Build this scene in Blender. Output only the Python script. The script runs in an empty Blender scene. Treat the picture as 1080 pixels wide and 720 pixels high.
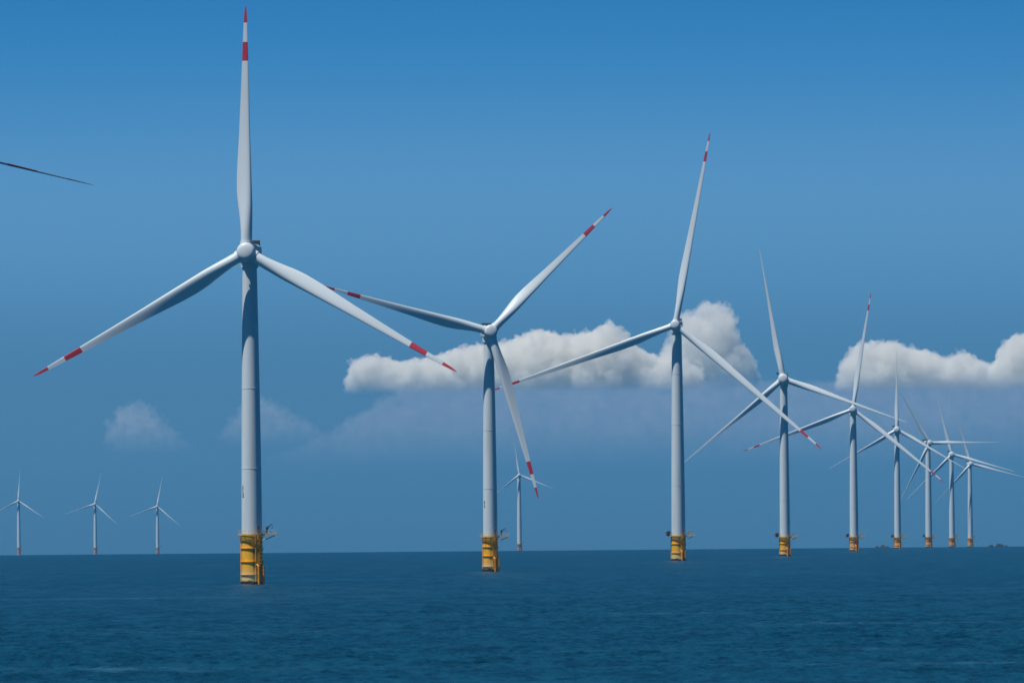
import bpy, bmesh, math, random
import numpy as np
from mathutils import Vector, Matrix, noise

C = bpy.context.scene
random.seed(7)
rng = np.random.default_rng(11)

# ------------------------------------------------------------------ camera
# very long lens (~530 mm) from a ship's deck; the sea follows the earth's curve
F = 15850.0                      # focal length in photo pixels (photo is 1080 wide)
R2 = 14.8e6                      # twice the effective earth radius
EYE = 17.0
ELEV, ROLL = 0.011768, 0.0086
cam_d = bpy.data.cameras.new('camera')
cam = bpy.data.objects.new('camera', cam_d)
C.collection.objects.link(cam)
fw = Vector((0, math.cos(ELEV), math.sin(ELEV)))
u0 = Vector((0, -math.sin(ELEV), math.cos(ELEV)))
r0 = Vector((1, 0, 0))
RT = r0 * math.cos(ROLL) - u0 * math.sin(ROLL)
UP = u0 * math.cos(ROLL) + r0 * math.sin(ROLL)
m = Matrix.Identity(4)
for i in range(3):
    m[i][0], m[i][1], m[i][2] = RT[i], UP[i], -fw[i]
m[2][3] = EYE
cam.matrix_world = m
cam_d.sensor_width = 36.0
cam_d.sensor_fit = 'HORIZONTAL'
cam_d.lens = 36.0 * F / 1080.0
cam_d.clip_start = 1.0
cam_d.clip_end = 400000.0
C.camera = cam

def direction(px, py):
    return fw + RT * ((px - 540) / F) + UP * ((360 - py) / F)

def at(px, py, d):
    v = direction(px, py)
    v = v * (d / v.y)
    return Vector((v.x, v.y, v.z + EYE))

def sea_z(x, y):
    return -(x * x + y * y) / R2

# ------------------------------------------------------------------ sky and sun
SUN_EL, SUN_AZ = math.radians(64.5), math.radians(58)    # azimuth to the left, measured from behind the camera
to_sun = Vector((-math.sin(SUN_AZ) * math.cos(SUN_EL), -math.cos(SUN_AZ) * math.cos(SUN_EL), math.sin(SUN_EL)))
sl = bpy.data.lights.new('sun', 'SUN')
sl.energy = 4.3
sl.angle = math.radians(0.53)
sl.color = (1.0, 0.98, 0.93)
so = bpy.data.objects.new('sun', sl)
so.rotation_euler = to_sun.to_track_quat('Z', 'Y').to_euler()
so.location = (0, 0, 300)
C.collection.objects.link(so)

w = bpy.data.worlds.new('World')
C.world = w
w.use_nodes = True
nt = w.node_tree
nt.nodes.clear()
N, L = nt.nodes, nt.links
out = N.new('ShaderNodeOutputWorld')
bg = N.new('ShaderNodeBackground')
bg.inputs['Strength'].default_value = 0.05
sky = N.new('ShaderNodeTexSky')
sky.sky_type = 'NISHITA'
sky.sun_disc = False
sky.sun_elevation = SUN_EL
sky.sun_rotation = math.atan2(to_sun.x, to_sun.y)
sky.air_density = 1.0
sky.dust_density = 0.1
sky.ozone_density = 3.0

def lin(c):
    c = c / 255.0
    return c / 12.92 if c < 0.04045 else ((c + 0.055) / 1.055) ** 2.4

# the air close above the horizon: colour by elevation
tc = N.new('ShaderNodeTexCoord')
sep = N.new('ShaderNodeSeparateXYZ')
L.new(tc.outputs['Generated'], sep.inputs[0])
mr = N.new('ShaderNodeMapRange')
ZLO, ZHI = -0.004, 0.06
mr.inputs['From Min'].default_value = ZLO
mr.inputs['From Max'].default_value = ZHI
L.new(sep.outputs['Z'], mr.inputs['Value'])
ramp = N.new('ShaderNodeValToRGB')
ramp.color_ramp.interpolation = 'B_SPLINE'
SKY = [(600, (64, 112, 148)), (560, (66, 114, 150)), (500, (70, 120, 159)), (440, (76, 126, 164)), (380, (71, 125, 166)),
       (300, (83, 140, 184)), (200, (93, 150, 197)), (100, (64, 136, 191)), (10, (48, 126, 187)), (-200, (38, 108, 172))]
els = []
for y, c in SKY:
    z = ELEV + (360 - y) / F
    els.append(((z - ZLO) / (ZHI - ZLO), [lin(v) for v in c]))
cr = ramp.color_ramp
while len(cr.elements) < len(els):
    cr.elements.new(0.5)
for e, (p, c) in zip(cr.elements, els):
    e.position = p
for e, (p, c) in zip(cr.elements, els):
    e.position = p
    e.color = (c[0], c[1], c[2], 1)
L.new(mr.outputs[0], ramp.inputs['Fac'])
sc10 = N.new('ShaderNodeVectorMath')
sc10.operation = 'SCALE'
sc10.inputs['Scale'].default_value = 1 / 0.05
L.new(ramp.outputs['Color'], sc10.inputs[0])
mf = N.new('ShaderNodeMapRange')
mf.interpolation_type = 'SMOOTHSTEP'
mf.inputs['From Min'].default_value = 0.04
mf.inputs['From Max'].default_value = 0.12
L.new(sep.outputs['Z'], mf.inputs['Value'])
mixs = N.new('ShaderNodeMix')
mixs.data_type = 'RGBA'
L.new(mf.outputs[0], mixs.inputs['Factor'])
L.new(sc10.outputs[0], mixs.inputs['A'])
tint = N.new('ShaderNodeVectorMath')        # polarised, deep blue day
tint.operation = 'MULTIPLY'
tint.inputs[1].default_value = (0.16, 0.52, 0.84)
L.new(sky.outputs[0], tint.inputs[0])
L.new(tint.outputs[0], mixs.inputs['B'])
L.new(mixs.outputs['Result'], bg.inputs['Color'])
L.new(bg.outputs[0], out.inputs['Surface'])

C.view_settings.view_transform = 'Standard'
C.view_settings.look = 'None'
C.view_settings.exposure = 0.0
C.view_settings.gamma = 1.0
C.cycles.max_bounces = 32
C.cycles.volume_bounces = 28
C.cycles.volume_step_rate = 1.0
C.cycles.volume_max_steps = 256
C.cycles.use_denoising = True
C.cycles.filter_width = 1.6

# ------------------------------------------------------------------ materials
def new_mat(name):
    mt = bpy.data.materials.new(name)
    mt.use_nodes = True
    return mt, mt.node_tree, mt.node_tree.nodes['Principled BSDF']

def mixc(t, fac, a, b):
    mx = t.nodes.new('ShaderNodeMix')
    mx.data_type = 'RGBA'
    for s, v in (('Factor', fac), ('A', a), ('B', b)):
        if isinstance(v, (tuple, list)):
            mx.inputs[s].default_value = (*v, 1) if len(v) == 3 else v
        elif isinstance(v, (int, float)):
            mx.inputs[s].default_value = v
        else:
            t.links.new(v, mx.inputs[s])
    return mx.outputs['Result']

def obj_noise(t, scale, detail=4, stretch=(1, 1, 1), rough=0.55):
    c = t.nodes.new('ShaderNodeTexCoord')
    mp = t.nodes.new('ShaderNodeMapping')
    mp.inputs['Scale'].default_value = stretch
    n = t.nodes.new('ShaderNodeTexNoise')
    n.inputs['Scale'].default_value = scale
    n.inputs['Detail'].default_value = detail
    n.inputs['Roughness'].default_value = rough
    t.links.new(c.outputs['Object'], mp.inputs[0])
    t.links.new(mp.outputs[0], n.inputs['Vector'])
    return n.outputs['Fac']

def map01(t, v, a, b, lo=0.0, hi=1.0, smooth=True):
    r = t.nodes.new('ShaderNodeMapRange')
    if smooth:
        r.interpolation_type = 'SMOOTHSTEP'
    for k, x in (('From Min', a), ('From Max', b), ('To Min', lo), ('To Max', hi)):
        r.inputs[k].default_value = x
    t.links.new(v, r.inputs['Value'])
    return r.outputs[0]

def object_z(t):
    c = t.nodes.new('ShaderNodeTexCoord')
    s = t.nodes.new('ShaderNodeSeparateXYZ')
    t.links.new(c.outputs['Object'], s.inputs[0])
    return s.outputs['Z']

def paint(name, col, dirt=(0.35, 0.34, 0.30), amount=0.35, rough=0.42, scale=0.35, stretch=(1, 1, 0.12)):
    mt, t, b = new_mat(name)
    n = obj_noise(t, scale, 6, stretch)
    f = map01(t, n, 0.45, 0.85, 0.0, amount)
    t.links.new(mixc(t, f, col, dirt), b.inputs['Base Color'])
    b.inputs['Roughness'].default_value = rough
    return mt

M = {}
M['white'] = paint('tower_paint', (0.66, 0.735, 0.76), amount=0.42, scale=0.6, stretch=(1, 1, 0.07))
M['blade'] = paint('blade_gelcoat', (0.67, 0.74, 0.77), dirt=(0.42, 0.42, 0.40), amount=0.25, scale=0.2, stretch=(1, 1, 0.25), rough=0.38)
M['red'] = paint('red_band_paint', (0.52, 0.035, 0.06), dirt=(0.30, 0.06, 0.06), amount=0.3)
M['dark'] = paint('dark_metal', (0.035, 0.04, 0.045), dirt=(0.07, 0.06, 0.05), amount=0.4, rough=0.5)
M['steel'] = paint('galvanised_steel', (0.33, 0.34, 0.34), dirt=(0.22, 0.14, 0.08), amount=0.5, rough=0.5)
M['orange'] = paint('fender_paint', (0.80, 0.30, 0.015), dirt=(0.25, 0.11, 0.03), amount=0.55, scale=0.8)
M['mark'] = paint('marking_paint', (0.03, 0.035, 0.05))

def foundation_paint(name, zp, bright, haze_tint=0):
    """yellow paint, bleached towards the splash zone, rust runs, dark growth at the waterline"""
    mt, t, b = new_mat(name)
    z = object_z(t)
    run = obj_noise(t, 0.9, 7, (1, 1, 0.10), 0.6)
    blot = obj_noise(t, 0.55, 5)
    y = mixc(t, map01(t, blot, 0.4, 0.7), (0.95 * bright, 0.47 * bright, 0.012), (0.85 * bright, 0.38 * bright, 0.012))
    if haze_tint:  # far piles: paling by distance haze painted into the foundation colour
        y = mixc(t, map01(t, blot, 0.35, 0.75), *((.78, .34, .06), (.85, .42, .12)) if haze_tint == 1 else ((.46, .33, .27), (.52, .42, .36)))
    cream = mixc(t, map01(t, z, zp * 0.08, zp * 0.42, 0.7, 0.0), y, (0.68, 0.56, 0.30))
    rusty = mixc(t, map01(t, run, 0.54, 0.72, 0.0, 0.8), cream, (0.20, 0.075, 0.02))
    add = t.nodes.new('ShaderNodeMath')
    add.operation = 'MULTIPLY_ADD'
    add.inputs[1].default_value = 1.6
    t.links.new(blot, add.inputs[0])
    t.links.new(z, add.inputs[2])
    grown = mixc(t, map01(t, add.outputs[0], 1.5, 2.1), (0.018, 0.020, 0.012), rusty)
    t.links.new(grown, b.inputs['Base Color'])
    b.inputs['Roughness'].default_value = 0.55
    return mt

# ------------------------------------------------------------------ mesh helpers
def finish(name, bm, mats, parent=None, smooth=True, matrix=None):
    me = bpy.data.meshes.new(name)
    bmesh.ops.recalc_face_normals(bm, faces=bm.faces)
    bm.to_mesh(me)
    bm.free()
    if smooth:
        me.polygons.foreach_set('use_smooth', [True] * len(me.polygons))
        me.set_sharp_from_angle(angle=math.radians(35))
    for mm in (mats if isinstance(mats, (list, tuple)) else [mats]):
        me.materials.append(mm)
    o = bpy.data.objects.new(name, me)
    C.collection.objects.link(o)
    if parent is not None:
        o.parent = parent
    if matrix is not None:
        o.matrix_local = matrix
    return o

def add_rings(bm, rings, closed=True, cap0=True, cap1=True, mat=0):
    vs = [[bm.verts.new(p) for p in r] for r in rings]
    n = len(vs[0])
    fs = []
    for a, b in zip(vs, vs[1:]):
        for i in range(n):
            j = (i + 1) % n
            fs.append(bm.faces.new((a[i], a[j], b[j], b[i])))
    if cap0:
        fs.append(bm.faces.new(list(reversed(vs[0]))))
    if cap1:
        fs.append(bm.faces.new(vs[-1]))
    for f in fs:
        f.material_index = mat
    return fs

def add_lathe(bm, prof, n=48, cx=0, cy=0, mat=0, cap0=True, cap1=True):
    rings = [[(cx + r * math.cos(2 * math.pi * i / n), cy + r * math.sin(2 * math.pi * i / n), z) for i in range(n)] for r, z in prof]
    return add_rings(bm, rings, cap0=cap0, cap1=cap1, mat=mat)

def add_tube(bm, a, b, r, n=8, mat=0, r2=None):
    a, b = Vector(a), Vector(b)
    d = (b - a).normalized()
    x = d.orthogonal().normalized()
    y = d.cross(x)
    r2 = r if r2 is None else r2
    rings = [[tuple(p + (x * math.cos(2 * math.pi * i / n) + y * math.sin(2 * math.pi * i / n)) * q) for i in range(n)] for p, q in ((a, r), (b, r2))]
    add_rings(bm, rings, mat=mat)

def add_box(bm, lo, hi, bevel=0.0, mat=0):
    g = bmesh.ops.create_cube(bm, size=1.0)
    for v in g['verts']:
        v.co = Vector(((lo[i] + hi[i]) / 2 + v.co[i] * (hi[i] - lo[i]) for i in range(3)))
    fs = set(f for v in g['verts'] for f in v.link_faces)
    for f in fs:
        f.material_index = mat
    if bevel:
        es = list(set(e for f in fs for e in f.edges))
        bmesh.ops.bevel(bm, geom=es, offset=bevel, segments=2, affect='EDGES', profile=0.6)

# ------------------------------------------------------------------ the turbine's blade
def airfoil(n, thick, camber, roundness):
    """closed outline, chord from leading edge x=0 to trailing edge x=1, y>0 = downwind (suction)"""
    pts = []
    for i in range(n):
        a = 2 * math.pi * i / n
        x = 0.5 - 0.5 * math.cos(a)
        yt = 5 * thick * (0.2969 * math.sqrt(x) - 0.1260 * x - 0.3516 * x * x + 0.2843 * x ** 3 - 0.1030 * x ** 4)
        yc = camber * 4 * x * (1 - x)
        s = 1 if a < math.pi else -1
        ya = yc + s * yt
        circ = 0.5 * math.sin(a) * thick
        pts.append((x, ya * (1 - roundness) + circ * roundness))
    return pts

def interp(tab, x):
    for (x0, y0), (x1, y1) in zip(tab, tab[1:]):
        if x <= x1:
            k = (x - x0) / (x1 - x0)
            return y0 + (y1 - y0) * k
    return tab[-1][1]

CHORD = [(0, .046), (.04, .046), (.10, .055), (.16, .0635), (.22, .0655), (.30, .061), (.45, .047), (.60, .036), (.75, .0265), (.85, .0205), (.93, .0145), (.98, .009), (1, .003)]
CHORD_B = [(0, .031), (.04, .031), (.10, .036), (.16, .042), (.22, .044), (.30, .041), (.45, .0325), (.60, .0255), (.75, .019), (.85, .0145), (.93, .0105), (.98, .007), (1, .002)]
CHORD_C = [(0, .045), (.04, .045), (.10, .049), (.16, .050), (.22, .046), (.30, .039), (.45, .027), (.60, .019), (.75, .0125), (.85, .0090), (.93, .0065), (.98, .0045), (1, .0015)]
CHORD_D = [(f_, c_ * .8) for f_, c_ in CHORD]
THICK = [(0, 1), (.04, 1), (.10, .72), (.17, .48), (.25, .36), (.4, .28), (.6, .23), (.8, .19), (1, .17)]
TWIST = [(0, 20), (.1, 19), (.2, 14), (.35, 9), (.5, 5.5), (.7, 2.5), (.9, 0.5), (1, -0.5)]
ROUND = [(0, 1), (.04, 1), (.20, .15), (.28, 0), (1, 0)]

def blade_mesh(Lb, bands, pitch, root, chord=CHORD):
    """span along +Z, upwind -Y, leading edge +X; root = hub radius"""
    fr = sorted(set([0, .02, .04, .07, .1, .13, .16, .19, .22, .26, .3, .35, .4, .45, .5, .55, .6, .65, .7, .74, .78, .81, .84, .87, .9, .93, .955, .975, .99, 1.0]
                    + [1 - b for b in bands]))
    n = 28
    rings = []
    for f in fr:
        c = interp(chord, f) * Lb
        th = interp(THICK, f)
        tw = math.radians(interp(TWIST, f) + pitch)
        rd = interp(ROUND, f)
        ax = 0.5 * rd + 0.33 * (1 - rd)
        z = root + f * (Lb - root)
        bend = -0.018 * Lb * f ** 2.2           # pre-bend, upwind
        ring = []
        for x, y in airfoil(n, th, 0.03 * (1 - rd), rd):
            X, Y = (ax - x) * c, y * c
            ring.append((X * math.cos(tw) + Y * math.sin(tw) * 1.0, -X * math.sin(tw) + Y * math.cos(tw) + bend, z))
        rings.append(ring)
    bm = bmesh.new()
    fs = add_rings(bm, rings)
    for k in range(len(fr) - 1):
        mid = 1 - (fr[k] + fr[k + 1]) / 2
        red = bool(bands) and (mid < bands[0] or bands[1] < mid < bands[2])
        if red:
            for f in fs[k * n:(k + 1) * n]:
                f.material_index = 1
    if bands:
        fs[-1].material_index = 1
    return bm

# ------------------------------------------------------------------ the whole turbine
BASE_D = {}

def turbine(label, hub_px, d, L_px, a0, yaw, plat_py, pile_px, bands=(), ring_fr=(.73, .46, .2), side='right', marking=None,
            pitch=2.0, spin_pitch=None, bright=1.0, cabinets=False, landing=44, chord=CHORD, rad_off=0.0):
    s = F / d
    Lb = L_px / s
    k = (Lb / 70.0) if chord is not CHORD_B else 0.86
    over = 6.2 * k
    yaw_r = math.radians(yaw)
    hub = at(hub_px[0], hub_px[1], d)
    tx = hub.x - math.sin(yaw_r) * over
    ty = hub.y + math.cos(yaw_r) * over
    bz = sea_z(tx, ty)
    H = hub.z - bz                                  # hub height above the water
    zp = at(hub_px[0], plat_py, d).z - bz           # platform height
    rp = pile_px / s / 2
    root = bpy.data.objects.new('wind_turbine', None)
    root.empty_display_size = 5
    root.location = (tx, ty, bz)
    C.collection.objects.link(root)
    root['label'] = label
    root['category'] = 'wind turbine'
    root['group'] = 'wind turbines standing in the sea'
    detail = s > 1.0

    # foundation: monopile with transition piece
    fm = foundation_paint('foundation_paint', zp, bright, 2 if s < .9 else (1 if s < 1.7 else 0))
    bm = bmesh.new()
    add_lathe(bm, [(rp, -6), (rp, zp * 0.5), (rp * 0.995, zp - 0.5), (rp * 1.03, zp - 0.45), (rp * 1.03, zp - 0.15)], 56)
    fo = finish('foundation', bm, fm, root)
    for q in ring_fr:
        z = zp * q
        bm = bmesh.new()
        e = rp + 0.32
        add_lathe(bm, [(rp - .05, z - .12), (e, z - .12), (e, z + .10), (rp - .05, z + .10)], 48, cap0=False, cap1=False)
        for j in range(14):
            an = 2 * math.pi * j / 14
            ca, sa = math.cos(an), math.sin(an)
            add_tube(bm, (rp * ca, rp * sa, z - 0.9), (e * .97 * ca, e * .97 * sa, z - .1), .07, 5)
        finish('ring_ledge', bm, fm, fo)
    # boat landing: two fender tubes and a ladder
    for la in ([landing] if not cabinets else [landing - 8]):
        an = math.radians(-90 + la)
        o = Vector((math.cos(an), math.sin(an), 0))
        t = Vector((-o.y, o.x, 0))
        c = o * (rp + 0.75)
        bm = bmesh.new()
        top = zp * 0.36
        for sg in (-1, 1):
            p = c + t * (sg * 0.95)
            add_tube(bm, p + Vector((0, 0, -3)), p + Vector((0, 0, top)), .30, 12)
            add_tube(bm, p + Vector((0, 0, top)), p - o * 1.1 + Vector((0, 0, top + .9)), .30, 12)
            for z in (zp * .07, zp * .22, zp * .33):
                add_tube(bm, p + Vector((0, 0, z)), p - o * 1.1 + Vector((0, 0, z)), .16, 8)
        finish('boat_landing', bm, M['orange'], fo)
        bm = bmesh.new()
        c2 = o * (rp + 0.5)
        for sg in (-1, 1):
            p = c2 + t * (sg * 0.32)
            add_tube(bm, p + Vector((0, 0, -1)), p + Vector((0, 0, zp)), .06, 6)
        z = 0.3
        while z < zp - .2:
            add_tube(bm, c2 - t * .32 + Vector((0, 0, z)), c2 + t * .32 + Vector((0, 0, z)), .035, 5)
            z += 0.45
        # safety cage hoops higher up
        z = zp * .42
        while z < zp - .4:
            pts = [c2 + t * (.45 * math.cos(u)) + o * (.75 * math.sin(u)) + Vector((0, 0, z)) for u in np.linspace(0, math.pi, 7)]
            for p, q in zip(pts, pts[1:]):
                add_tube(bm, p, q, .04, 5)
            z += 1.1
        finish('ladder', bm, M['orange'], fo)
    # cable pipes down the pile
    bm = bmesh.new()
    for ja in (20, 33, -100):
        an = math.radians(-90 + ja)
        o = Vector((math.cos(an), math.sin(an), 0)) * (rp + .22)
        add_tube(bm, o + Vector((0, 0, -3)), o + Vector((0, 0, zp - .3)), .15, 8)
    finish('cable_pipe', bm, fm, fo)

    # working platform
    sgn = 1 if side == 'right' else -1
    bm = bmesh.new()
    rd_ = rp + 1.1
    outline = []
    for i in range(28):
        an = 2 * math.pi * i / 28
        x, y = rd_ * math.cos(an), rd_ * math.sin(an)
        outline.append((x, y))
    # steel grating: concentric bars on an edge frame, light falls through
    add_lathe(bm, [(rd_ - .12, zp - .16), (rd_, zp - .16), (rd_, zp + .12), (rd_ - .12, zp + .12), (rd_ - .12, zp - .16)], 40, cap0=False, cap1=False)
    rr_ = rp + .04
    while rr_ < rd_ - .2:
        add_lathe(bm, [(rr_, zp - .03), (rr_ + .07, zp - .03), (rr_ + .07, zp + .05), (rr_, zp + .05), (rr_, zp - .03)], 40, cap0=False, cap1=False)
        rr_ += .19
    x0, x1 = sorted((sgn * (rp + .4), sgn * (rp + 4.3)))
    add_box(bm, (x0, -2.1, zp - .16), (x1, 2.1, zp + .13))
    for yy in (-1.6, 1.6):
        add_tube(bm, (sgn * rp * .93, yy, zp - 1.9), (sgn * (rp + 3.6), yy, zp - .2), .13, 6)
    for i in range(10):
        an = 2 * math.pi * (i + .5) / 10
        add_tube(bm, (rp * .98 * math.cos(an), rp * .98 * math.sin(an), zp - 1.1), ((rd_ - .2) * math.cos(an), (rd_ - .2) * math.sin(an), zp - .15), .09, 6)
    pl = finish('platform', bm, M['platform'], root, smooth=False)
    # railing
    bm = bmesh.new()
    path = []
    for i in range(29):
        an = 2 * math.pi * i / 28
        path.append(Vector(((rd_ - .08) * math.cos(an), (rd_ - .08) * math.sin(an), zp + .1)))
    ext = [Vector((sgn * (rp + .6), -2.0, zp + .13)), Vector((sgn * (rp + 2.4), -2.0, zp + .13)), Vector((sgn * (rp + 4.2), -2.0, zp + .13)), Vector((sgn * (rp + 4.2), 0, zp + .13)),
           Vector((sgn * (rp + 4.2), 2.0, zp + .13)), Vector((sgn * (rp + 2.4), 2.0, zp + .13)), Vector((sgn * (rp + .6), 2.0, zp + .13))]
    for pp in (path, ext):
        for i, p in enumerate(pp):
            add_tube(bm, p, p + Vector((0, 0, 1.15)), .035, 5)
            if i + 1 < len(pp):
                q = pp[i + 1]
                for h in (.12, .6, 1.15):
                    add_tube(bm, p + Vector((0, 0, h)), q + Vector((0, 0, h)), .035 if h > .2 else .06, 5)
    finish('railing', bm, M['platform'], pl, smooth=False)
    # davit crane on the lay-down side
    bm = bmesh.new()
    cx = sgn * (rp + 1.3)
    add_tube(bm, (cx, -1.3, zp + .1), (cx, -1.3, zp + 2.3), .20, 10)
    add_lathe(bm, [(.36, zp + 1.5), (.36, zp + 1.95)], 12, cx, -1.3)
    tip = Vector((cx + sgn * 1.5, -1.6, zp + 3.0))
    add_tube(bm, (cx, -1.3, zp + 2.1), tip, .15, 8, r2=.09)
    add_tube(bm, (cx, -1.3, zp + 1.1), (cx + sgn * .8, -1.45, zp + 2.5), .08, 6)
    add_tube(bm, tip, tip - Vector((0, 0, .9)), .05, 5)
    add_box(bm, (tip.x - .15, -1.75, zp + 1.85), (tip.x + .15, -1.45, zp + 2.15), .04)
    finish('davit_crane', bm, M['dark'] if not cabinets else M['steel'], pl)
    if cabinets:
        bm = bmesh.new()
        add_box(bm, (-sgn * (rp + 1.3) - .9, -1.7, zp + .11), (-sgn * (rp + 1.3) + .9, .1, zp + 2.2), .06)
        finish('equipment_cabinet', bm, M['dark'], pl)
        bm = bmesh.new()
        add_tube(bm, (-sgn * (rp + 2.5), -.6, zp + .1), (-sgn * (rp + 2.5), -.6, zp + 2.0), .12, 8)
        add_box(bm, (-sgn * (rp + 2.5) - .5, -1.0, zp + 1.5), (-sgn * (rp + 2.5) + .5, -.1, zp + 2.4), .08)
        add_box(bm, (-sgn * (rp + 2.4) - 1.2, -1.4, zp - .1), (-sgn * (rp + 2.4) + 1.2, .6, zp + .1))
        finish('navigation_light', bm, M['steel'], pl)

    # tower
    rb, rt = rp * .975, rp * .975 * .70
    zt = H - 4.4 * k
    bm = bmesh.new()
    prof = []
    for i in range(41):
        f = i / 40
        prof.append((rb + (rt - rb) * (0.25 * f + 0.75 * f ** 1.6), zp - .2 + (zt - zp + .2) * f))
    add_lathe(bm, prof, 72, cap0=True, cap1=True)
    to = finish('tower', bm, M['white'], root)
    for f in (.0, .27, .55, .80):
        i = int(f * 40)
        r, z = prof[i]
        bm = bmesh.new()
        z += .25 if i == 0 else 0
        add_lathe(bm, [(r - .05, z - .11), (r + .05, z - .11), (r + .05, z + .11), (r - .05, z + .11)], 72, cap0=False, cap1=False)
        finish('flange', bm, M['white'], to)
    # door on the platform
    an = math.radians(-90 + 40)
    bm = bmesh.new()
    rr = rb + .03
    add_rings(bm, [[(q * math.cos(an + u), q * math.sin(an + u), z) for q, u in ((rr - .1, -.16), (rr + .03, -.16), (rr + .03, 0), (rr + .03, .16), (rr - .1, .16))] for z in (zp + .2, zp + 2.6)])
    finish('door', bm, M['steel'], to)
    if marking:
        bm = bmesh.new()
        mx, ys = marking
        for (ya, yb, xa, xb) in ys:
            za, zb = (at(mx, yb, d).z - bz), (at(mx, ya, d).z - bz)
            f = (za - zp) / (zt - zp)
            r = rb + (rt - rb) * (0.25 * f + 0.75 * f ** 1.6) + .02
            offs = (mx - pile_center[0]) / s
            mid = math.asin(max(-.97, min(.97, offs / r)))
            a1, a2 = mid + xa / r, mid + xb / r
            add_rings(bm, [[(q * math.sin(u), -q * math.cos(u), z) for q, u in ((r - .03, a1), (r + .02, a1), (r + .02, (a1 + a2) / 2), (r + .02, a2), (r - .03, a2))] for z in (za, zb)])
        finish('marking', bm, M['mark'], to, smooth=False)

    # nacelle frame: yaw, tilt
    RM = Matrix.Translation((math.sin(yaw_r) * over, -math.cos(yaw_r) * over, H)) @ Matrix.Rotation(yaw_r, 4, 'Z') @ Matrix.Rotation(math.radians(-5), 4, 'X')
    NM = Matrix.Translation((0, 0, H)) @ Matrix.Rotation(yaw_r, 4, 'Z')
    bm = bmesh.new()
    w2, h2 = 2.65 * k, 2.5 * k
    secs = [(-4.0, .78, .80, 0), (-3.5, .93, .93, 0), (-2.4, 1, 1, 0), (3.5, 1, 1, 0), (6.6, .97, .95, .04), (7.8, .90, .80, .12), (8.2, .72, .62, .16)]
    rings = []
    for yy, sx, sz, up in secs:
        ring = []
        for i in range(32):
            u = 2 * math.pi * i / 32
            cu, su = math.cos(u), math.sin(u)
            p = 2 / 5.0
            X = math.copysign(abs(cu) ** p, cu) * w2 * sx
            Z = math.copysign(abs(su) ** p, su) * h2 * sz + up * h2
            ring.append((X, yy * k, Z - .25 * k))
        rings.append(ring)
    add_rings(bm, rings)
    na = finish('nacelle', bm, M['white'], root, matrix=NM)
    bm = bmesh.new()
    add_lathe(bm, [(rt * 1.06, -4.45 * k), (rt * 1.22, -4.2 * k), (rt * 1.28, -2.2 * k)], 40)
    finish('yaw_ring', bm, M['white'], na)
    # dark radiator frame on the nacelle's roof
    bm = bmesh.new()
    zt_ = 2.1 * k
    add_box(bm, ((-2.2 + rad_off) * k, 5.4 * k, zt_ + .35 * k), ((2.2 + rad_off) * k, 6.1 * k, zt_ + 1.45 * k), .08 * k)
    for x in (-2.0, 0, 2.0):
        add_tube(bm, (x * k, 5.75 * k, zt_ - .3), (x * k, 5.75 * k, zt_ + .6 * k), .14 * k, 6)
        add_tube(bm, (x * k, 7.2 * k, zt_ - .3), (x * k, 5.9 * k, zt_ + 1.2 * k), .10 * k, 6)
    finish('roof_radiator', bm, M['dark'], na)
    bm = bmesh.new()
    add_tube(bm, (-1.35 * k, 7.4 * k, zt_ + .2), (1.55 * k, 7.4 * k, zt_ + .2), .05, 5)
    for x, h in ((-1.3, 1.9), (1.5, 1.6)):
        add_tube(bm, (x * k, 7.4 * k, zt_ - .4), (x * k, 7.4 * k, zt_ + h * k * .8), .06, 5)
        add_tube(bm, (x * k - .4, 7.4 * k, zt_ + h * k * .75), (x * k + .4, 7.4 * k, zt_ + h * k * .75), .04, 5)
    finish('wind_sensor', bm, M['dark'], na)

    # hub
    hr = 2.6 * k
    bm = bmesh.new()
    prof = [(.90, 2.4), (.97, 1.9), (1.04, .6), (1.05, -.6), (1.03, -1.5), (.98, -2.1), (.90, -2.5), (.80, -2.72), (.6, -2.9), (.3, -3.0), (.02, -3.03)]
    rings = [[(hr * r * math.cos(2 * math.pi * i / 48), y * k, hr * r * math.sin(2 * math.pi * i / 48)) for i in range(48)] for r, y in prof]
    add_rings(bm, rings)
    hb = finish('hub', bm, M['blade'], root, matrix=RM)
    rl = 3.1 * k
    for j in range(3):
        a = math.radians(a0 + 120 * j)
        bm = bmesh.new()
        rc = chord[0][1] * .53 * Lb
        add_lathe(bm, [(rc * 1.06, 1.0 * k), (rc * 1.10, rl - .25 * k), (rc * 1.10, rl - .06 * k), (rc * 1.0, rl - .05 * k)], 32)
        finish('blade_collar', bm, M['blade'], hb, matrix=Matrix.Rotation(a, 4, 'Y'))
        pb = spin_pitch if spin_pitch is not None else pitch
        bm = blade_mesh(Lb, bands, pb, rl - .06 * k, chord)
        finish('blade', bm, [M['blade'], M['red']], root, matrix=RM @ Matrix.Rotation(a, 4, 'Y') @ Matrix.Rotation(math.radians(1.5), 4, 'X'))
    return root

M['platform'] = paint('platform_paint', (0.62, 0.42, 0.12), dirt=(0.16, 0.10, 0.05), amount=0.6, scale=0.7, stretch=(1, 1, 1))
pile_center = [0]

def D(hub_py, px, H=95.0):
    """distance of a turbine whose hub stands H above the sea, from the pixel height of its hub"""
    el = direction(px, hub_py)
    t = el.z / el.y
    d = 5000.0
    for _ in range(60):
        d = (H - EYE) / (t + d / R2)
    return d

BA = (.07, .152, .232)
BB = (.045, .10, .155)
MK1 = [(512, 524.2, -.33, -.27), (512, 516, -.10, .10), (516.6, 518.2, -.22, -.02), (519, 519.9, -.05, .22), (520.6, 521.8, -.30, .28), (523.0, 524.2, -.30, -.05), (522.8, 524.3, .02, .34)]
MK2 = [(528, 535, -.30, -.24), (528, 531, -.27, .10), (531.8, 533, -.27, .02), (533.6, 535, -.27, .26)]

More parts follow.
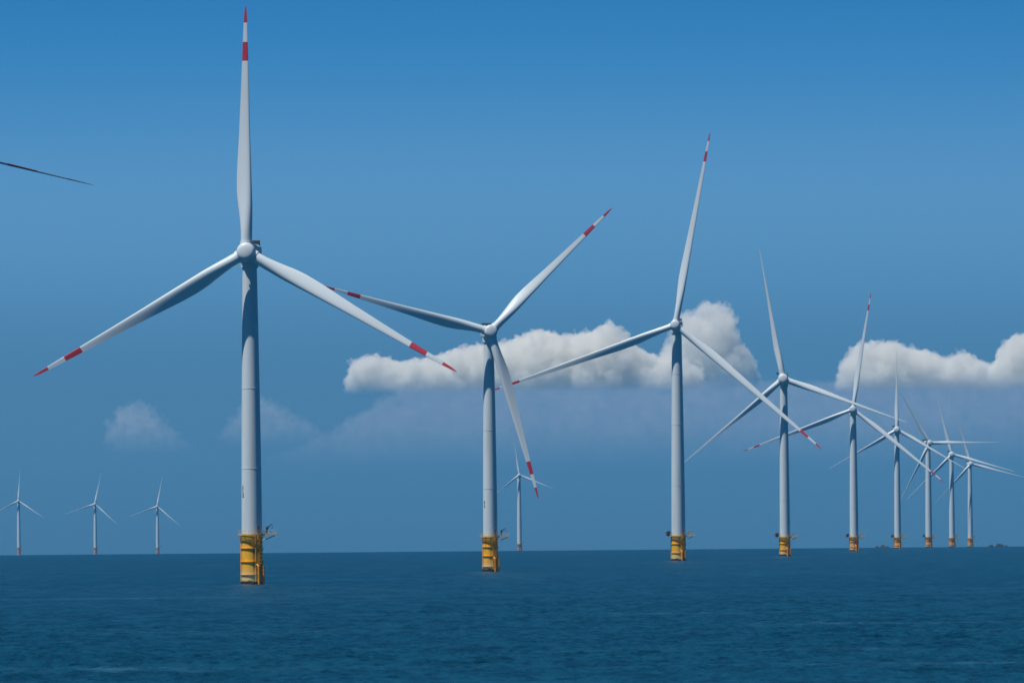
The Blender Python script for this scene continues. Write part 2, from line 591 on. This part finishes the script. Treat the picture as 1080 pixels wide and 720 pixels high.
turbine('thin dark blade tip with a red band poking in at the upper left edge', (-309, 97), 2650, 428, -15.7, -6, 560, 36, BA, chord=CHORD_D, spin_pitch=-83)
pile_center[0] = 263.6
turbine('largest turbine in full view, one red-banded blade straight up, on a yellow ringed foundation', (260, 266), 4312, 260, 0.0, -7, 563.6, 22.3, BA, marking=(254.8, MK1))
pile_center[0] = 516.4
turbine('turbine with one blade hanging down beside its tower to a red tip, second in size', (517.3, 349.6), 5390, 184, 45.4, 7, 565.6, 15.6, BA, ring_fr=(.71, .45, .15), marking=(510.7, MK2))
turbine('third largest turbine, in front of the middle cloud, upright blade leaning slightly right', (712.3, 342.6), 7000, 206, 10.6, -7, 564.8, 15.0, BB, ring_fr=(.68, .32), cabinets=True, bright=.95, chord=CHORD_B)
turbine('turbine with a shaded upper tower and a plain blade leaning left, between two clouds', (826, 399.5), D(399.5, 826), 139, -9.9, -3, 566, 11.2, (), ring_fr=(.66, .33), cabinets=True, bright=.95, chord=CHORD_C, rad_off=-1.7)
turbine('turbine whose upright blade rises before the left end of the right-hand cloud', (899.5, 431.5), D(431.5, 900), 124, 9.4, -2, 566, 9.3, BB, ring_fr=(.66, .3), cabinets=True, bright=.95, chord=CHORD_B)
turbine('turbine with one blade exactly upright, sixth of the row counted from the left', (946, 453), D(453, 946), 84, 0.5, 0, 566.4, 7.3, (), ring_fr=(.66, .3), cabinets=True, bright=.95, chord=CHORD_C, rad_off=-1.7)
turbine('turbine with one level blade to the right and a dark blade up to the left', (980.5, 467), D(467, 980), 75, -30.0, 14, 566, 7.2, (), ring_fr=(.66, .3), cabinets=True, bright=.95, chord=CHORD_C, rad_off=-1.7)
turbine('second last turbine of the right row, blade overlapping the smallest one beyond', (1004, 479), D(479, 1004), 69, -14, 4, 567, 6.2, (), ring_fr=(.66, .3), bright=.95, chord=CHORD_C, rad_off=-1.7)
turbine('last and smallest turbine of the right row, nearest the low islet', (1024, 489), D(489, 1024), 59, -15.5, 12, 567.3, 5.6, (), ring_fr=(.66, .3), bright=.95, chord=CHORD_C, rad_off=-1.7)
turbine('tiny far turbine right of the second tower, low over the horizon', (547.6, 500.7), D(500.7, 547), 39, -7.5, 5, 573.3, 5.0, (), ring_fr=(.6, .3), bright=.95, chord=CHORD_C, rad_off=-1.7)
turbine('tiny far turbine at the left edge of the photo, one blade cut off', (19.2, 528), D(528, 19), 33, 3.5, -5, 577.3, 3.9, (), ring_fr=(.6, .3), bright=1.0, chord=CHORD_C, rad_off=-1.7)
turbine('tiny far turbine in the middle of the three on the left horizon', (99.9, 531.3), D(531.3, 100), 33, 12, -5, 577.3, 3.8, (), ring_fr=(.6, .3), bright=1.0, chord=CHORD_C, rad_off=-1.7)
turbine('tiny far turbine on the right of the three on the left horizon', (165.6, 533.8), D(533.8, 165), 32, 10.3, -5, 577.5, 3.6, (), ring_fr=(.6, .3), bright=1.0, chord=CHORD_C, rad_off=-1.7)

# ------------------------------------------------------------------ the sea: one sheet, real waves, curved with the earth
def build_sea():
    p = 1.6
    n1 = 3350
    c0 = 0.56
    rows = [0.5, 4, 12, 30, 60, 110, 180, 270, 380, 500, 640, 780, 920, 1050, 1160, 1260, 1340, 1395]
    r = 1430.0
    while r < 18200:
        rows.append(r)
        r += c0 * (r / 1430.0) ** p
    r = 18400.0
    while r < 45000:
        rows.append(r)
        r *= 1.05
    rows = np.array(rows)
    fine = np.linspace(-2.6, 2.6, 440)
    step = fine[1] - fine[0]
    rest = []
    a, s_ = 2.6, step
    while a < 180:
        s_ = min(s_ * 1.5, 9)
        a += s_
        if a < 180 - s_ * .4:
            rest.append(a)
    ang = np.concatenate([-np.array(rest)[::-1], fine, np.array(rest), [180.0]])
    ar = np.radians(ang)
    Rg, Ag = np.meshgrid(rows, ar, indexing='ij')
    X = Rg * np.sin(Ag)
    Y = Rg * np.cos(Ag)
    dr = np.gradient(rows)[:, None]
    da = np.maximum(np.gradient(ar)[None, :], 1e-6)
    sp_r = np.broadcast_to(dr, X.shape)
    sp_a = Rg * da
    Z = np.zeros_like(X)
    nw = 64
    lam = 1.5 * (11 / 1.5) ** rng.random(nw)
    th = rng.normal(0, 0.75, nw) + math.radians(12)
    ph = rng.random(nw) * 2 * np.pi
    for l, t, f in zip(lam, th, ph):
        kx, ky = math.sin(t), math.cos(t)
        amp = 0.024 * (l / 5.0) ** 0.75
        eff = np.maximum(sp_r * abs(ky), sp_a * abs(kx))
        att = np.clip((l / eff - 2.2) / 2.5, 0, 1)
        kk = 2 * np.pi / l
        arg = kk * (kx * X + ky * Y) + f
        sn = np.sin(arg)
        Z += amp * att * (sn + 0.28 * np.cos(2 * arg))
    # groups of rougher and calmer water
    g = np.zeros_like(X)
    for i in range(14):
        l = 60 * (900 / 60) ** rng.random()
        t = rng.random() * 6.28
        g += np.sin(2 * np.pi / l * (math.sin(t) * X * 1.0 + math.cos(t) * Y * .35) + rng.random() * 6.28)
    g = 1 + 0.16 * g / 1.5
    Z *= np.clip(g, .45, 1.8)
    Z += -(X ** 2 + Y ** 2) / R2
    nr, nc = X.shape
    co = np.stack([X, Y, Z], -1).reshape(-1, 3).astype(np.float32)
    idx = np.arange(nr * nc).reshape(nr, nc)
    nxt = np.roll(idx, -1, axis=1)
    q = np.stack([idx[:-1], idx[1:], nxt[1:], nxt[:-1]], -1).reshape(-1, 4)
    me = bpy.data.meshes.new('sea')
    me.vertices.add(len(co))
    me.vertices.foreach_set('co', co.ravel())
    me.loops.add(q.size)
    me.loops.foreach_set('vertex_index', q.ravel().astype(np.int32))
    me.polygons.add(len(q))
    me.polygons.foreach_set('loop_start', np.arange(0, q.size, 4, dtype=np.int32))
    me.polygons.foreach_set('use_smooth', np.ones(len(q), dtype=bool))
    me.update(calc_edges=True)
    wash = np.zeros(len(co), dtype=np.float32)
    for r_ in [o_ for o_ in bpy.data.objects if o_.get('category') == 'wind turbine' and o_.location.y < 12500]:
        dd = np.hypot(co[:, 0] - r_.location.x, (co[:, 1] - r_.location.y) * .35)
        wash = np.maximum(wash, np.clip(1.0 - (dd - 3.2) / 5.0, 0, 1) ** 1.6)
    me.attributes.new('wash', 'FLOAT', 'POINT').data.foreach_set('value', wash)
    o = bpy.data.objects.new('sea', me)
    C.collection.objects.link(o)
    o['kind'] = 'structure'
    o['label'] = 'dark blue choppy sea reaching to the horizon'
    # water
    mt, t, b = new_mat('sea_water')
    b.inputs['IOR'].default_value = 1.33
    b.inputs['Specular IOR Level'].default_value = 0.14
    b.inputs['Roughness'].default_value = 0.27
    big = obj_noise(t, 0.004, 3, (1.0, .25, 1))
    body = mixc(t, map01(t, big, .35, .65), (0.0014, 0.045, 0.090), (0.0022, 0.053, 0.099))
    # light and dark of the chop painted into the colour, drawn out along the wind
    for sc_, k_ in ((1.1, .45), (0.40, .55), (0.11, .40)):
        rf = obj_noise(t, sc_, 3, (1.0, .09, 1), .65)
        body = mixc(t, map01(t, rf, .50, .66, 0, k_), body, (0.008, 0.074, 0.126))
        body = mixc(t, map01(t, rf, .50, .36, 0, k_), body, (0.0004, 0.016, 0.034))
    # long thin streaks: foam, with ruffled water's paler sheen painted into the colour
    st = obj_noise(t, 0.009, 5, (.8, 1.0, 1), .6)
    rp_ = obj_noise(t, 0.25, 5, (1.0, .5, 1), .7)
    mul = t.nodes.new('ShaderNodeMath')
    mul.operation = 'MULTIPLY'
    t.links.new(map01(t, st, .575, .73), mul.inputs[0])
    t.links.new(map01(t, rp_, .35, .7), mul.inputs[1])
    foam = mixc(t, mul.outputs[0], body, (0.035, 0.12, 0.19))
    at_ = t.nodes.new('ShaderNodeAttribute')
    at_.attribute_name = 'wash'
    wm = t.nodes.new('ShaderNodeMath')
    wm.operation = 'MULTIPLY'
    t.links.new(at_.outputs['Fac'], wm.inputs[0])
    t.links.new(map01(t, rp_, .40, .62), wm.inputs[1])
    foam = mixc(t, wm.outputs[0], foam, (0.22, 0.33, 0.36))
    t.links.new(foam, b.inputs['Base Color'])
    n1_ = obj_noise(t, 0.9, 4, (1, 1, 1), .6)
    bump = t.nodes.new('ShaderNodeBump')
    bump.inputs['Strength'].default_value = 0.9
    bump.inputs['Distance'].default_value = 0.35
    t.links.new(n1_, bump.inputs['Height'])
    t.links.new(bump.outputs[0], b.inputs['Normal'])
    me.materials.append(mt)

build_sea()

# ------------------------------------------------------------------ low islets on the horizon
def islet(label, humps, d):
    bm = bmesh.new()
    pts = []
    c = at(sum(h[0] for h in humps) / len(humps), 576, d)
    bz = sea_z(c.x, c.y)
    for (px, wpx, top_py) in humps:
        q = at(px, top_py, d)
        hz = q.z - bz
        rx = wpx / 2 * d / F
        g = bmesh.ops.create_icosphere(bm, subdivisions=4, radius=1.0)
        for v in g['verts']:
            n = v.co.copy()
            f = 1 + .22 * noise.noise(n * 2.1 + Vector((px, 0, 0))) + .10 * noise.noise(n * 6 + Vector((px, 4, 0)))
            v.co = Vector((n.x * rx * f + q.x - c.x, n.y * rx * 1.4 * f, max(n.z, -.3) * hz * f))
    o = finish('islet', bm, M['rock'])
    o.location = (c.x, c.y, bz)
    o['label'] = label
    o['category'] = 'islet'
    o['group'] = 'low islets on the horizon'
    return o

mt, t_, b_ = new_mat('islet_rock')
t_.links.new(mixc(t_, map01(t_, obj_noise(t_, .15, 6), .4, .6), (0.012, 0.022, 0.018), (0.04, 0.04, 0.035)), b_.inputs['Base Color'])
b_.inputs['Roughness'].default_value = .9
M['rock'] = mt
islet('faint dark islet on the horizon, left of the sixth tower of the row', [(925, 5, 575.6), (931, 6, 574.3), (935.5, 5, 575.4)], 21000)
islet('dark double-humped islet on the horizon at the right edge', [(1045, 6, 574.2), (1054, 9, 572.8), (1060, 7, 574.6)], 20000)

# ------------------------------------------------------------------ clouds
CD = 62000.0
def cloud_material(name, dens, zlo, zhi, col, wisp, nscale):
    mt = bpy.data.materials.new(name)
    mt.use_nodes = True
    t = mt.node_tree
    t.nodes.clear()
    o = t.nodes.new('ShaderNodeOutputMaterial')
    v = t.nodes.new('ShaderNodeVolumePrincipled')
    v.inputs['Color'].default_value = (*col, 1)
    v.inputs['Anisotropy'].default_value = 0.0
    z = object_z(t)
    n = obj_noise(t, nscale, 5, (1, 1, 1), .6)
    fade = map01(t, z, zlo, zhi)
    nn = map01(t, n, .5 - .28 * wisp, .5 + .20 * wisp + .02, 1 - wisp, 1.0)
    m1 = t.nodes.new('ShaderNodeMath')
    m1.operation = 'MULTIPLY'
    t.links.new(fade, m1.inputs[0])
    t.links.new(nn, m1.inputs[1])
    m2 = t.nodes.new('ShaderNodeMath')
    m2.operation = 'MULTIPLY'
    m2.inputs[1].default_value = dens
    t.links.new(m1.outputs[0], m2.inputs[0])
    t.links.new(m2.outputs[0], v.inputs['Density'])
    t.links.new(v.outputs[0], o.inputs['Volume'])
    try:
        mt.cycles.volume_sampling = 'MULTIPLE_IMPORTANCE'
        mt.cycles.volume_step_rate = 0.12 if 'veil' not in name else 0.6
    except Exception:
        pass
    return mt

def cloud(label, tops, base, dens, fade_px=(2, 34), col=(.97, .97, .98), wisp=.8, seed=1, name='cloud', depth=26, kind=None, small=True, dist=CD, disp=8):
    rd = random.Random(seed)
    u = dist / F
    x0, x1 = tops[0][0], tops[-1][0]
    cx = (x0 + x1) / 2
    origin = at(cx, base, dist)
    bm = bmesh.new()
    bmesh.ops.create_icosphere(bm, subdivisions=2, radius=1.0)
    bv = np.array([v.co[:] for v in bm.verts])
    bf = np.array([[v.index for v in f.verts] for f in bm.faces])
    bm.free()
    VV, FF = [], []
    def ball(px, py, r, dy):
        p = at(px, py, dist) - origin
        FF.append(bf + len(VV) * len(bv))
        VV.append(bv * (r * u) + np.array([p.x, p.y + dy * u, p.z]))
    x = x0
    while x <= x1:
        top = interp(tops, x) if x > x0 else tops[0][1]
        h = max(base - top, 6)
        r = max(4, min(12, h * .34)) * rd.uniform(.7, 1.1)
        y = top + r
        while y < base + 4:
            for _ in range(2):
                ball(x + rd.uniform(-3, 3), y, r * rd.uniform(.8, 1.05), rd.uniform(-depth, depth) * .8)
            y += r * .8
            r = min(r * 1.1, 18)
        if small:
            for _ in range(3):
                rr = rd.uniform(2.5, 5.5)
                ball(x + rd.uniform(-4, 4), top + rr * rd.uniform(.3, 1.6), rr, rd.uniform(-depth * .5, depth * .3))
        if small and rd.random() < .35:
            ball(x + rd.uniform(-5, 5), top - rd.uniform(0, 2.5), rd.uniform(1.4, 2.8), rd.uniform(-depth * .3, depth * .3))
        x += rd.uniform(4, 7)
    me = bpy.data.meshes.new(name)
    me.from_pydata(np.concatenate(VV).tolist(), [], np.concatenate(FF).tolist())
    o = bpy.data.objects.new(name, me)
    C.collection.objects.link(o)
    o.location = origin
    rm = o.modifiers.new('union', 'REMESH')
    rm.mode = 'VOXEL'
    rm.voxel_size = (1.1 if kind is None else 3.0) * u
    for sz, st in ((11, disp), (4.5, disp * .75), (2.0, disp * .35)):
        tx = bpy.data.textures.new(name + '_billow', 'CLOUDS')
        tx.noise_scale = sz * u
        tx.noise_depth = 4
        dm = o.modifiers.new('billow', 'DISPLACE')
        dm.texture = tx
        dm.texture_coords = 'LOCAL'
        dm.strength = st * u
        dm.mid_level = .55
    if kind is None:
        rm2 = o.modifiers.new('tidy', 'REMESH')
        rm2.mode = 'VOXEL'
        rm2.voxel_size = .85 * u
    me.materials.append(cloud_material(name + '_vapour', dens / u, -u * 2 + fade_px[0] * u, fade_px[1] * u, col, wisp, .09 / u))
    o['label'] = label
    if kind:
        o['kind'] = kind
    else:
        o['category'] = 'cloud'
        o['group'] = 'clouds low over the horizon'
    return o

A = [(371, 383), (376, 376), (388, 373), (400, 373), (415, 378), (435, 378), (450, 377), (470, 371), (485, 365), (500, 363), (520, 361), (540, 357),
     (556, 351), (578, 346), (590, 352), (602, 351), (616, 350), (630, 344), (644, 338), (652, 343), (660, 356), (672, 366), (684, 373), (698, 373), (712, 371), (724, 380), (736, 386)]
A2 = [(706, 362), (716, 338), (724, 326), (734, 332), (745, 316), (762, 318), (770, 328), (772, 348), (781, 362), (788, 374), (796, 388)]
cloud('ragged tall cloud tower rising just right of the third turbine', A2, 413, .085, col=(.984, .971, .940), seed=21, wisp=.85, dist=66000, disp=10)
cloud('long low white cumulus bank stretching behind the second turbine to the third', A, 413, .125, fade_px=(0, 22), col=(.984, .971, .940), seed=3)
B = [(890, 384), (895, 374), (905, 362), (916, 358), (930, 360), (945, 360), (960, 366), (975, 368), (985, 374), (998, 376), (1012, 370), (1022, 373), (1032, 380),
     (1044, 384), (1056, 374), (1062, 362), (1070, 352), (1086, 350), (1105, 356), (1130, 370), (1160, 385)]
cloud('white cumulus cloud at the right edge, behind the smaller turbines', B, 412, .115, fade_px=(0, 22), col=(.984, .971, .940), seed=5)
Cc = [(112, 462), (118, 440), (128, 428), (140, 424), (152, 423), (162, 432), (170, 442), (180, 452), (194, 464), (206, 470)]
cloud('faint greyish pink cloud puff between the two left-hand turbines on the horizon', Cc, 486, .014, fade_px=(6, 44), seed=18, wisp=.9, dist=76000, disp=16)
Dd = [(236, 450), (246, 440), (258, 424), (270, 418), (284, 420), (298, 426), (312, 436), (326, 444), (336, 452)]
cloud('very faint cloud puff behind the tower of the largest turbine', Dd, 480, .009, fade_px=(6, 40), seed=9, wisp=.9, dist=76000, disp=16)
V = [(270, 482), (320, 466), (370, 440), (400, 418), (430, 402), (520, 397), (640, 397), (760, 396), (840, 400), (900, 397), (1000, 396), (1100, 396), (1180, 398)]
cloud('faint lavender haze bank below the clouds', V, 496, .0075, fade_px=(0, 62), seed=12, wisp=.35, col=(.93, .90, .98), name='cloud_veil', kind='stuff', small=False, dist=80000, disp=10)

# ------------------------------------------------------------------ the air over the sea
def haze():
    bm = bmesh.new()
    add_box(bm, (-46000, -46000, -145), (46000, 46000, 225))
    mt = bpy.data.materials.new('haze_air')
    mt.use_nodes = True
    t = mt.node_tree
    t.nodes.clear()
    o = t.nodes.new('ShaderNodeOutputMaterial')
    v = t.nodes.new('ShaderNodeVolumePrincipled')
    v.inputs['Color'].default_value = (0.18, 0.55, 0.90, 1)
    v.inputs['Density'].default_value = 9e-6
    v.inputs['Anisotropy'].default_value = 0.0
    t.links.new(v.outputs[0], o.inputs['Volume'])
    h = finish('haze', bm, mt, smooth=False)
    h['kind'] = 'stuff'
    h['label'] = 'thin blue sea haze that fades the far turbines'
haze()
